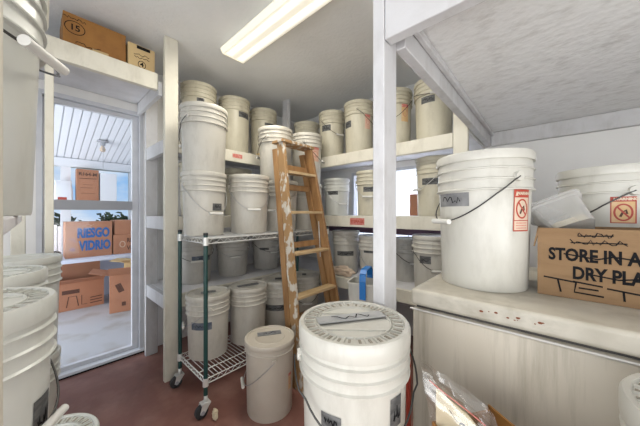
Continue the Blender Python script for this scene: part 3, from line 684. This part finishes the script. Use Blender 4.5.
# ------------------------------------------------------------------ chest freezer
t = thing('chest_freezer', 'grimy off-white chest freezer under the loft', 'freezer', (0.45, 1.22, 0))
fx0, fx1, fy0, fy1 = -0.80, 0.95, -0.36, 0.36
b = MB(); b.box(fx0, fx1, fy0, fy1, 0.03, 0.902, M['freezer']); b.build('cabinet', t, bevel=0.012)
b = MB(); b.box(fx0 + 0.012, fx1 - 0.012, fy0 + 0.012, fy1 - 0.012, 0.9025, 0.9110, M['gasket']); b.build('gasket', t)
b = MB(); b.box(fx0 - 0.004, fx1, fy0 - 0.008, fy0 - 0.0005, 0.896, 0.9015, M['freezer_trim']); b.build('trim_strip', t, bevel=0.003)
b = MB(); b.box(fx0 - 0.002, fx1 + 0.004, fy0 - 0.006, fy1, 0.9113, 0.965, M['freezer_lid']); lidf = b.build('freezer_lid', t)
bv = lidf.modifiers.new('bevel', 'BEVEL'); bv.width = 0.011; bv.segments = 4; bv.limit_method = 'ANGLE'
for p in lidf.data.polygons: p.use_smooth = True
b = MB(); rng = random.Random(5)
for k in range(11):
    cx_ = rng.uniform(-0.60, -0.46); cz_ = rng.uniform(0.935, 0.945); rr = rng.uniform(0.001, 0.0035)
    b.add([(cx_ + rr * 1.6 * math.cos(a * 1.047), fy0 - 0.0066, cz_ + rr * math.sin(a * 1.047)) for a in range(6)], [tuple(range(6))], M['rust'])
b.build('rust_spots', lidf)
b = MB(); b.box(fx0 + 0.03, fx1 - 0.03, fy0 + 0.04, fy1 - 0.02, 0.0, 0.029, M['gasket']); b.build('plinth', t)

b = MB(); b.tube([(0, 0, 0.002), (0, 0, 0.74)], 0.008, M['red'], 10)
tag(b.build('broom_stick', None, (-0.372, 0.885, 0)), 'red stick upright in the gap beside the freezer', 'stick')

# ================================================================== BUCKETS
Zt, Zm, Zl, Zc, Zf = 1.769, 1.196, 0.611, 1.070, 0.0035
g_ = 'buckets on the left wall shelves'
bucket('cream bucket highest up, directly beside the tall left post under the ceiling', -2.38, 1.010, Zt, 0.150, 0.585, 'bucket_cream', tapes=[(5, 0.43, 0.06, 0.03, 'tape')], group=g_, seed=1)
bucket('tall cream bucket on top left shelf with dark tape on its right side', -2.38, 1.363, Zt, 0.153, 0.577, 'bucket_cream', tapes=[(42, 0.412, 0.13, 0.055, 'tape')], group=g_, seed=2)
bucket('cream bucket just left of the thin corner post on the top left shelf', -2.38, 1.717, Zt, 0.147, 0.572, 'bucket_cream', tapes=[(30, 0.40, 0.12, 0.03, 'tape')], group=g_, seed=3)
bucket('shaded grey bucket on the low left shelf behind the green cart posts, dark torn tape', -2.38, 0.975, Zl, 0.147, 0.375, 'bucket_shaded', bail=5, sag=0.09, tapes=[(25, 0.215, 0.17, 0.045, 'tape_blue')], group=g_, seed=4)
bucket('shaded grey bucket with plain grip on the low left shelf, second from the door', -2.38, 1.346, Zl, 0.156, 0.37, 'bucket_shaded', bail=8, sag=0.09, group=g_, seed=5, wire='wire_light')
bucket('shaded grey bucket with square dark tape under the cart top, left of ladder', -2.38, 1.752, Zl, 0.155, 0.365, 'bucket_shaded', bail=32, sag=0.09, tapes=[(-8, 0.235, 0.10, 0.045, 'tape')], group=g_, seed=6)
bucket('bucket on the middle left shelf peeking out above and between two cart buckets', -2.38, 1.40, Zm, 0.140, 0.46, 'bucket_cream', group=g_, seed=7)
bucket('bucket on the middle left shelf hidden behind the near cart stack', -2.38, 0.99, Zm, 0.145, 0.46, 'bucket_cream', group=g_, seed=8)

g_ = 'buckets on the wire cart'
bucket('lower bucket of the near stack on the cart top, dark square tape', -1.80, 0.800, Zc, 0.147, 0.424, 'bucket', bail=28, sag=0.19, tapes=[(38, 0.19, 0.075, 0.048, 'tape')], group=g_, seed=11, wire='wire_light')
bucket('big plain bucket topping the near stack beside the tall left post', -1.80, 0.800, Zc + 0.4245, 0.155, 0.443, 'bucket', bail=-130, sag=0.16, group=g_, seed=12)
bucket('plain lidded bucket second along the cart top with hanging wire grip', -1.74, 1.122, Zc, 0.152, 0.432, 'bucket', bail=12, sag=0.17, group=g_, seed=13, wire='wire_light')
bucket('lower bucket on the cart top right behind the ladder left rails', -1.74, 1.432, Zc, 0.150, 0.418, 'bucket', bail=-30, sag=0.16, group=g_, seed=14, wire='wire_light')
bucket('upper bucket behind the top cap of the ladder, loop of wire at its left', -1.78, 1.41, Zc + 0.4185, 0.149, 0.446, 'bucket', bail=-120, sag=0.14, group=g_, seed=15)
bucket('lower bucket on the far end of the cart top seen between ladder steps', -1.735, 1.752, Zc, 0.147, 0.418, 'bucket', group=g_, seed=16)
bucket('upper bucket with faded pink warning label right of the ladder top', -1.735, 1.750, Zc + 0.4185, 0.149, 0.462, 'bucket', bail=75, sag=0.16, warn=[(35, 0.27, 0.085, 0.13, 'pink')], group=g_, seed=17)
zb = 0.224
bucket('lidded bucket with slate tape band on the near end of the cart bottom', -1.835, 0.845, zb, 0.149, 0.430, 'bucket', bail=-85, sag=0.12, tapes=[(-20, 0.235, 0.14, 0.050, 'tape_blue')], lidtape=(95, 0.0, 0.10, 0.05, 'tape_light'), group=g_, seed=18, wire='wire_light')
bucket('lidded bucket without tape band, second on the cart bottom shelf', -1.80, 1.150, zb, 0.150, 0.424, 'bucket', lidtape=(110, 0.0, 0.17, 0.05, 'tape_light'), group=g_, seed=19)
bucket('bucket with black band around its middle on the cart bottom shelf', -1.80, 1.458, zb, 0.151, 0.416, 'bucket', tapes=[(5, 0.20, 0.33, 0.05, 'tape')], lidtape=(90, 0.0, 0.06, 0.06, 'tape'), group=g_, seed=20)
bucket('bucket at the far end of the cart bottom seen between the ladder rails', -1.775, 1.755, zb, 0.147, 0.405, 'bucket', bail=10, sag=0.15, lidtape=(0, 0.0, 0.07, 0.04, 'tape'), group=g_, seed=21)

g_ = 'buckets on the back wall shelves'
bucket('cream bucket in the far back corner of the top shelf, only its rim showing', -2.114, 2.13, Zt, 0.150, 0.475, 'bucket_cream', group=g_, seed=31)
bucket('cream bucket on the top back shelf with slanting wire, second from the corner', -1.689, 2.075, Zt, 0.137, 0.475, 'bucket_cream', bail=35, sag=0.16, tapes=[(-28, 0.30, 0.10, 0.06, 'tape')], group=g_, seed=32)
bucket('cream bucket on the top back shelf left of the loft post, small pink label', -1.358, 2.075, Zt, 0.142, 0.48, 'bucket_cream', bail=80, sag=0.13, tapes=[(-52, 0.27, 0.09, 0.06, 'tape')], warn=[(38, 0.282, 0.06, 0.13, 'pink')], group=g_, seed=33)
bucket('cream bucket on the top back shelf just right of the loft post, orange label', -0.99, 2.085, Zt, 0.137, 0.472, 'bucket_cream', bail=-22, sag=0.17, warn=[(36, 0.268, 0.065, 0.14, 'orange')], group=g_, seed=34)
bucket('cream bucket at the right end of the top back shelf under the loft beam', -0.672, 2.075, Zt, 0.144, 0.455, 'bucket_cream', bail=8, sag=0.05, tapes=[(-18, 0.29, 0.10, 0.05, 'tape')], group=g_, seed=35)
bucket('white bucket with two dark tapes on the middle back shelf right of the ladder', -1.649, 2.10, Zm, 0.137, 0.37, 'bucket_cool', bail=25, sag=0.17, tapes=[(-18, 0.225, 0.11, 0.04, 'tape')], group=g_, seed=36, wire='wire_light')
bucket('bucket on the middle back shelf directly left of the loft post, small grey tape', -1.245, 2.10, Zm, 0.135, 0.405, 'bucket_cream', bail=-10, sag=0.15, tapes=[(-8, 0.235, 0.10, 0.045, 'tape')], group=g_, seed=37, wire='wire_light')
bucket('bucket on the middle back shelf partly behind the big freezer bucket', -0.690, 2.13, Zm, 0.137, 0.455, 'bucket_cream', bail=-55, sag=0.16, tapes=[(-6, 0.265, 0.15, 0.05, 'tape')], group=g_, seed=38, wire='wire_light')
Zb2 = 0.626
bucket('bucket with long dark tape on the lowest back shelf, beside the ladder rail', -1.530, 2.10, Zb2, 0.136, 0.418, 'bucket', tapes=[(-2, 0.205, 0.17, 0.045, 'tape')], group=g_, seed=39)
bucket('bucket on the lowest back shelf behind the blue handled tub', -1.215, 2.10, Zb2, 0.136, 0.39, 'bucket', bail=0, sag=0.19, tapes=[(-6, 0.27, 0.16, 0.06, 'tape')], group=g_, seed=40, wire='wire_light')
bucket('shadowed grey bucket on the lowest back shelf just right of the loft post', -0.965, 2.25, Zb2, 0.132, 0.37, 'bucket_shaded', bail=30, sag=0.12, group=g_, seed=41)
bucket('bucket with dark square tape on the lowest back shelf beyond the freezer corner', -0.672, 2.05, Zb2, 0.149, 0.425, 'bucket', bail=14, sag=0.16, tapes=[(-22, 0.25, 0.085, 0.055, 'tape')], group=g_, seed=42)

g_ = 'buckets on the floor'
bucket('short translucent bucket standing alone on the red floor before the ladder', -1.319, 1.000, 0.0, 0.155, 0.445, 'bucket_clear', bail=-80, sag=0.17, lidtape=(95, 0.04, 0.15, 0.05, 'tape_light'), group=g_, seed=51, stripes=1, warn=[(55, 0.20, 0.03, 0.10, 'orange')], wire='wire_light', taper=0.90)
bucket('supporting bucket under the big white bucket in the foreground', -0.392, 0.572, 0.0, 0.143, 0.468, 'bucket_white', group=g_, seed=52)
bucket('large white bucket in the foreground with toothed screw lid and grey tape', -0.392, 0.572, 0.469, 0.145, 0.468, 'bucket_white', bail=12, sag=0.125, tapes=[(-22, 0.285, 0.05, 0.035, 'tape'), (46, 0.30, 0.04, 0.07, 'tape')], lid='screw', lidtape=(112, 0.015, 0.19, 0.042, 'tape_silver'), group=g_, seed=53, clear=0.014, lidrot=25, rs=0.027)
bucket('white bucket cut off at the bottom right corner before the freezer', 0.238, 0.662, 0.46, 0.150, 0.462, 'bucket_white', lid='screw', group=g_, seed=54)
bucket('supporting bucket under the one at the bottom right corner', 0.238, 0.662, 0.0, 0.150, 0.459, 'bucket_white', group=g_, seed=55)
bucket('bucket holding up the blue handled tub beside the loft post', -0.90, 1.47, 0.0, 0.150, 0.46, 'bucket', group=g_, seed=56)

g_ = 'stacked buckets by the door'
bucket('nearest tall bucket at the left frame edge with long grip and dark label', -0.885, -0.112, 0.508, 0.152, 0.525, 'bucket_cool', bail=50, sag=0.175, tapes=[(58, 0.265, 0.055, 0.10, 'tape')], lid='screw', group=g_, seed=61, stripes=3)
bucket('bottom bucket of the nearest stack at the left frame edge', -0.885, -0.112, 0.0, 0.152, 0.507, 'bucket_cool', group=g_, seed=62)
bucket('middle lidded bucket of the three tops at the left by the door', -1.495, -0.110, 0.505, 0.152, 0.500, 'bucket_cool', lid='screw', group=g_, seed=63)
bucket('bottom bucket of the middle stack at the left by the door', -1.495, -0.110, 0.0, 0.150, 0.504, 'bucket_cool', group=g_, seed=64)
bucket('farthest bucket of the left stacks, its rim against the glass door', -1.945, -0.048, 0.51, 0.155, 0.49, 'bucket_cool', group=g_, seed=65)
bucket('bottom bucket of the farthest left stack before the door', -1.945, -0.048, 0.0, 0.150, 0.509, 'bucket_cool', group=g_, seed=66)
bucket('low bucket with ribbed screw lid at the bottom edge, lower left', -1.195, 0.02, 0.0, 0.138, 0.485, 'bucket_cool', lid='screw', group=g_, seed=67)

bucket('large bucket on the freezer with red warning label and black wire handle', -0.186, 1.103, 0.966, 0.153, 0.457, 'bucket_white', bail=-50, sag=0.145, tapes=[(-42, 0.300, 0.135, 0.046, 'tape_light')], warn=[(49, 0.262, 0.064, 0.132, 'full')], group='buckets on the freezer', seed=71)
bucket('large bucket behind the freezer carton, orange and red warning label', 0.175, 1.440, 0.966, 0.157, 0.415, 'bucket_white', bail=-72, sag=0.125, warn=[(9, 0.264, 0.058, 0.088, 'yellow')], group='buckets on the freezer', seed=72, stripes=2)

# ------------------------------------------------------------------ foreground shelf at the left
t = thing('shelf_rack', 'cream lumber rack at the left frame edge holding a bucket', 'shelf', (-0.68, -0.2, 0))
for x0, x1 in ((-0.44, -0.402),):
    lumber(t, 'post', at(t, x0, x1, -0.105, -0.021, 0, 2.20), 'cream_lumber')
lumber(t, 'post', at(t, -0.44, -0.402, -0.44, -0.36, 0, 2.20), 'cream_lumber')
lumber(t, 'post', at(t, -1.16, -1.12, -0.44, -0.36, 0, 2.20), 'cream_lumber')
for z in (1.195, 1.685): lumber(t, 'shelf_board', at(t, -1.118, -0.442, -0.44, -0.02, z, z + 0.02), 'shelf')
bucket('bucket with hanging white grip on the rack at the upper left edge', -0.755, -0.141, 1.2155, 0.162, 0.44, 'bucket_cool', bail=47, sag=0.075, group='buckets on the left rack', seed=81, clear=0.018, wire='wire')
bucket('white bucket cut off by the top left corner of the frame', -0.985, -0.085, 1.7055, 0.130, 0.36, 'bucket_white', group='buckets on the left rack', seed=82)

# ================================================================== BOXES AND SMALL THINGS
def marks_shelfbox(e, fn, w, h):
    rng = random.Random(3)
    tx = text2d('15', 0.05, 0.001); put(e, ([(u - 0.10, q + 0.02) for u, q in tx[0]], tx[1]), fn, M['ink'])
    put(e, circle2d(0.045, 0.038, 0.004, cx=-0.10, cy=0.02), fn, M['ink'])
    put(e, stroke2d([(u - 0.10, v + 0.075) for u, v in scribble(rng, 0.10, 0.016, 12)], 0.004), fn, M['ink'])
    put(e, stroke2d([(u - 0.04, v - 0.065) for u, v in scribble(rng, 0.12, 0.02, 12)], 0.004), fn, M['ink'])
    vs = [(-0.02, -0.095), (0.06, -0.095), (0.06, -0.065), (-0.02, -0.065)]; put(e, (vs, [(0, 1, 2, 3)]), fn, M['card_pale'])
def marks_shelfbox2(e, fn, w, h):
    rng = random.Random(4)
    tx = text2d('4', 0.045, 0.001); put(e, ([(u, q - 0.045) for u, q in tx[0]], tx[1]), fn, M['ink'])
    put(e, circle2d(0.022, 0.025, 0.004, cy=-0.045), fn, M['ink'])
    for v in (0.02, 0.0): put(e, stroke2d([(u, q + v) for u, q in scribble(rng, 0.09, 0.014, 10)], 0.004), fn, M['ink'])
    put(e, stroke2d([(-0.03, 0.07), (0.05, 0.07)], 0.022), fn, M['ink'])
card_box('brown marker-lettered carton on the shelf above the door', -2.285, 0.272, 2.223, 0.305, 0.26, 0.205, R90, 'card_dark', marks=marks_shelfbox, group='cartons over the door')
card_box('small pale carton right of the brown one above the door', -2.265, 0.514, 2.223, 0.160, 0.24, 0.172, R90, 'card_pale', tape=False, marks=marks_shelfbox2, group='cartons over the door')

def marks_store(e, fn, w, h):
    for s_, u0, v0, sc, k in (('STORE IN A', -0.112, 0.024, 0.050, 0.70), ('DRY PLACE', -0.062, -0.028, 0.050, 0.70)):
        g = text2d(s_, sc, 0.0018, k); put(e, ([(u + u0, v + v0) for u, v in g[0]], g[1]), fn, M['ink'])
    put(e, stroke2d([(-0.17, 0.028), (-0.10, 0.018), (-0.07, 0.028), (0.0, 0.02)], 0.004), fn, M['ink'])
    put(e, stroke2d([(-0.12, -0.026), (-0.06, -0.034), (-0.02, -0.025), (0.04, -0.03)], 0.004), fn, M['ink'])
    for seg in ([(-0.215, -0.047), (-0.145, -0.054)], [(-0.183, -0.050), (-0.176, -0.088)],
                [(-0.150, -0.052), (-0.090, -0.058)], [(-0.143, -0.053), (-0.147, -0.083), (-0.088, -0.086)], [(-0.138, -0.069), (-0.098, -0.070)],
                [(-0.082, -0.061), (-0.012, -0.068)], [(-0.052, -0.064), (-0.050, -0.090)]):
        put(e, stroke2d(seg, 0.0045), fn, M['ink'])
    rng = random.Random(9)
    for u0, v0, ww in ((-0.105, 0.086, 0.07), (-0.10, 0.066, 0.11)):
        put(e, stroke2d([(u + u0, v + v0) for u, v in scribble(rng, ww, 0.016, 16)], 0.0025), fn, M['ink'])
        put(e, stroke2d([(u0 - ww / 2, v0 - 0.004), (u0 + ww / 2, v0)], 0.003), fn, M['ink'])
card_box('open brown carton on the freezer stencilled in black about dry storage', 0.200, 1.170, 0.966, 0.46, 0.205, 0.208, RAD(0.5), 'card', open_=True, marks=marks_store, group='cartons near the freezer', flaps=[('left', 170, 0.06)])
# clear tub tilted in the carton
t = thing('plastic_tub', 'clear plastic tub tipped up inside the open freezer carton', 'container', (0.058, 1.172, 1.163)); t.rotation_euler = (RAD(-40), RAD(-24), RAD(14)); t.scale = (1.1, 1.0, 1.1)
b = MB(); rings(b, [rrect(0.10, 0.085, 0.02, 0), rrect(0.125, 0.105, 0.025, 0.085), rrect(0.14, 0.12, 0.028, 0.088), rrect(0.14, 0.12, 0.028, 0.094)], M['cloudy']); b.build('tub_body', t)
b = MB(); rings(b, [rrect(0.144, 0.124, 0.03, 0.100), rrect(0.144, 0.124, 0.03, 0.0945), rrect(0.115, 0.095, 0.022, 0.0945)][::-1], M['cloudy']); b.build('tub_lid', t)
b = MB(); rings(b, [rrect(0.085, 0.07, 0.02, 0.006), rrect(0.09, 0.075, 0.02, 0.022), rrect(0.08, 0.06, 0.02, 0.026)], M['paper']); b.build('tub_filling', t)

# carton with bag in front of the freezer
card_box('open carton on the floor before the freezer, bag inside', -0.063, 0.606, 0.0, 0.22, 0.16, 0.748, RAD(-34.8), 'card_dark', open_=True, group='cartons near the freezer', flaps=[('back', -12, 0.012)])
t = thing('zip_bag', 'clear zip bag holding a cream paper sheet, leaning on the freezer', 'bag', (-0.145, 0.605, 0.56)); t.rotation_euler = (RAD(-4), 0, RAD(13))
b = MB(); pl = [(-0.045, 0.0), (0.07, 0.0), (0.078, 0.165), (0.02, 0.225), (-0.045, 0.262)]
b.add([(u, y, v) for y in (-0.002, 0.002) for u, v in pl], [(0, 1, 2, 3, 4), (9, 8, 7, 6, 5)] + [(k, 5 + k, 5 + (k + 1) % 5, (k + 1) % 5) for k in range(5)], M['paper']); pp = b.build('paper_sheet', t)
e = MB(); fn = lambda u, v: Vector((u, -0.0028, v)); rng = random.Random(12)
tx = text2d('2', 0.03, 0.0005); put(e, ([(u + 0.008, v + 0.195) for u, v in tx[0]], tx[1]), fn, M['ink'])
put(e, stroke2d([(0.028, 0.186), (0.036, 0.180)], 0.009), fn, M['ink']); put(e, stroke2d([(u + 0.04, v + 0.165) for u, v in scribble(rng, 0.045, 0.018, 8)], 0.004), fn, M['tape_blue'])
put(e, stroke2d([(-0.018, 0.225), (-0.002, 0.205)], 0.0016), fn, M['ink']); e.build('handwriting', pp)
b = MB(); nx, nz = 16, 22
for side in (-1, 1):
    vs = []
    for j in range(nz + 1):
        for i in range(nx + 1):
            q = i / nx; v = 0.06 + 0.265 * j / nz; top = max(0, (v - 0.16) / 0.16)
            u = -0.052 + 0.142 * q - 0.030 * top * (1 - 0.2 * q)
            v2 = v - 0.085 * q * top + 0.012 * mnoise.noise(Vector((u * 30, 1, 5))) * top
            dp = (0.005 + 0.011 * abs(mnoise.noise(Vector((u * 26, v * 11, side * 3))))) * (math.sin(math.pi * q) ** .5 if 0 < i < nx else 0)
            vs.append((u, side * (dp + 0.003) + 0.010 * top * math.sin(v * 70 + 5 * q), v2))
    b.add(vs, [(j * (nx + 1) + i, j * (nx + 1) + i + 1, (j + 1) * (nx + 1) + i + 1, (j + 1) * (nx + 1) + i) for j in range(nz) for i in range(nx)], M['film'], True)
b.build('bag_film', t)
b = MB(); b.tube([(-0.058 + 0.138 * k / 8 , -0.016 - 0.002 * math.sin(k), 0.283 - 0.075 * k / 8) for k in range(9)], 0.0012, M['pinkred'], 5); b.build('zip_strip', t)

# tub with blue handle
t = thing('handled_tub', 'white tub with a bright blue carrying handle left of the loft post', 'tub', (-0.90, 1.465, 0.461), RAD(17))
b = MB(); rings(b, [rrect(0.19, 0.14, 0.025, 0.0), rrect(0.215, 0.165, 0.03, 0.30), rrect(0.225, 0.175, 0.03, 0.30), rrect(0.225, 0.175, 0.03, 0.312), rrect(0.208, 0.158, 0.028, 0.312), rrect(0.185, 0.135, 0.025, 0.02)], M['bucket_white']); b.build('tub_body', t)
b = MB(); hp = [(-0.089, 0.215), (-0.092, 0.33), (-0.085, 0.372), (-0.06, 0.392), (0.06, 0.392), (0.085, 0.372), (0.092, 0.33), (0.089, 0.215)]
for (ya, za), (yb, zb_) in zip(hp[:-1], hp[1:]):
    dn = Vector((0, zb_ - za, -(yb - ya))).normalized() * 0.007 * -1
    q0 = [Vector((-0.020, ya, za)), Vector((0.020, ya, za)), Vector((0.020, ya, za)) + dn, Vector((-0.020, ya, za)) + dn]
    q1 = [Vector((-0.020, yb, zb_)), Vector((0.020, yb, zb_)), Vector((0.020, yb, zb_)) + dn, Vector((-0.020, yb, zb_)) + dn]
    b.hexa(q0, q1, M['blue'])
b.build('carry_handle', t)

t = thing('plastic_bag', 'crumpled pale plastic bag on the lowest back shelf by the ladder', 'bag', (-1.45, 1.945, 0.672))
b = MB(); crumple(b, 0, 0, 0, 0.11, 0.024, 0.05, M['label_white'], 8, 0.45, 2.6, 4); b.build('bag_body', t)
card_box('brown carton at the back of the middle shelf beside the blind', -0.950, 2.42, Zm, 0.07, 0.10, 0.20, 0, 'card_red', group='cartons on the back shelf')
card_box('narrow brown carton standing left of the loft post on the middle shelf', -1.42, 2.34, Zm, 0.07, 0.12, 0.22, 0, 'card_red', group='cartons on the back shelf')
card_box('low white carton with a small red seal on the top left shelf edge', -2.20, 1.60, Zt, 0.14, 0.10, 0.06, R90, 'card_pale', tape=False, group='cartons on the back shelf')
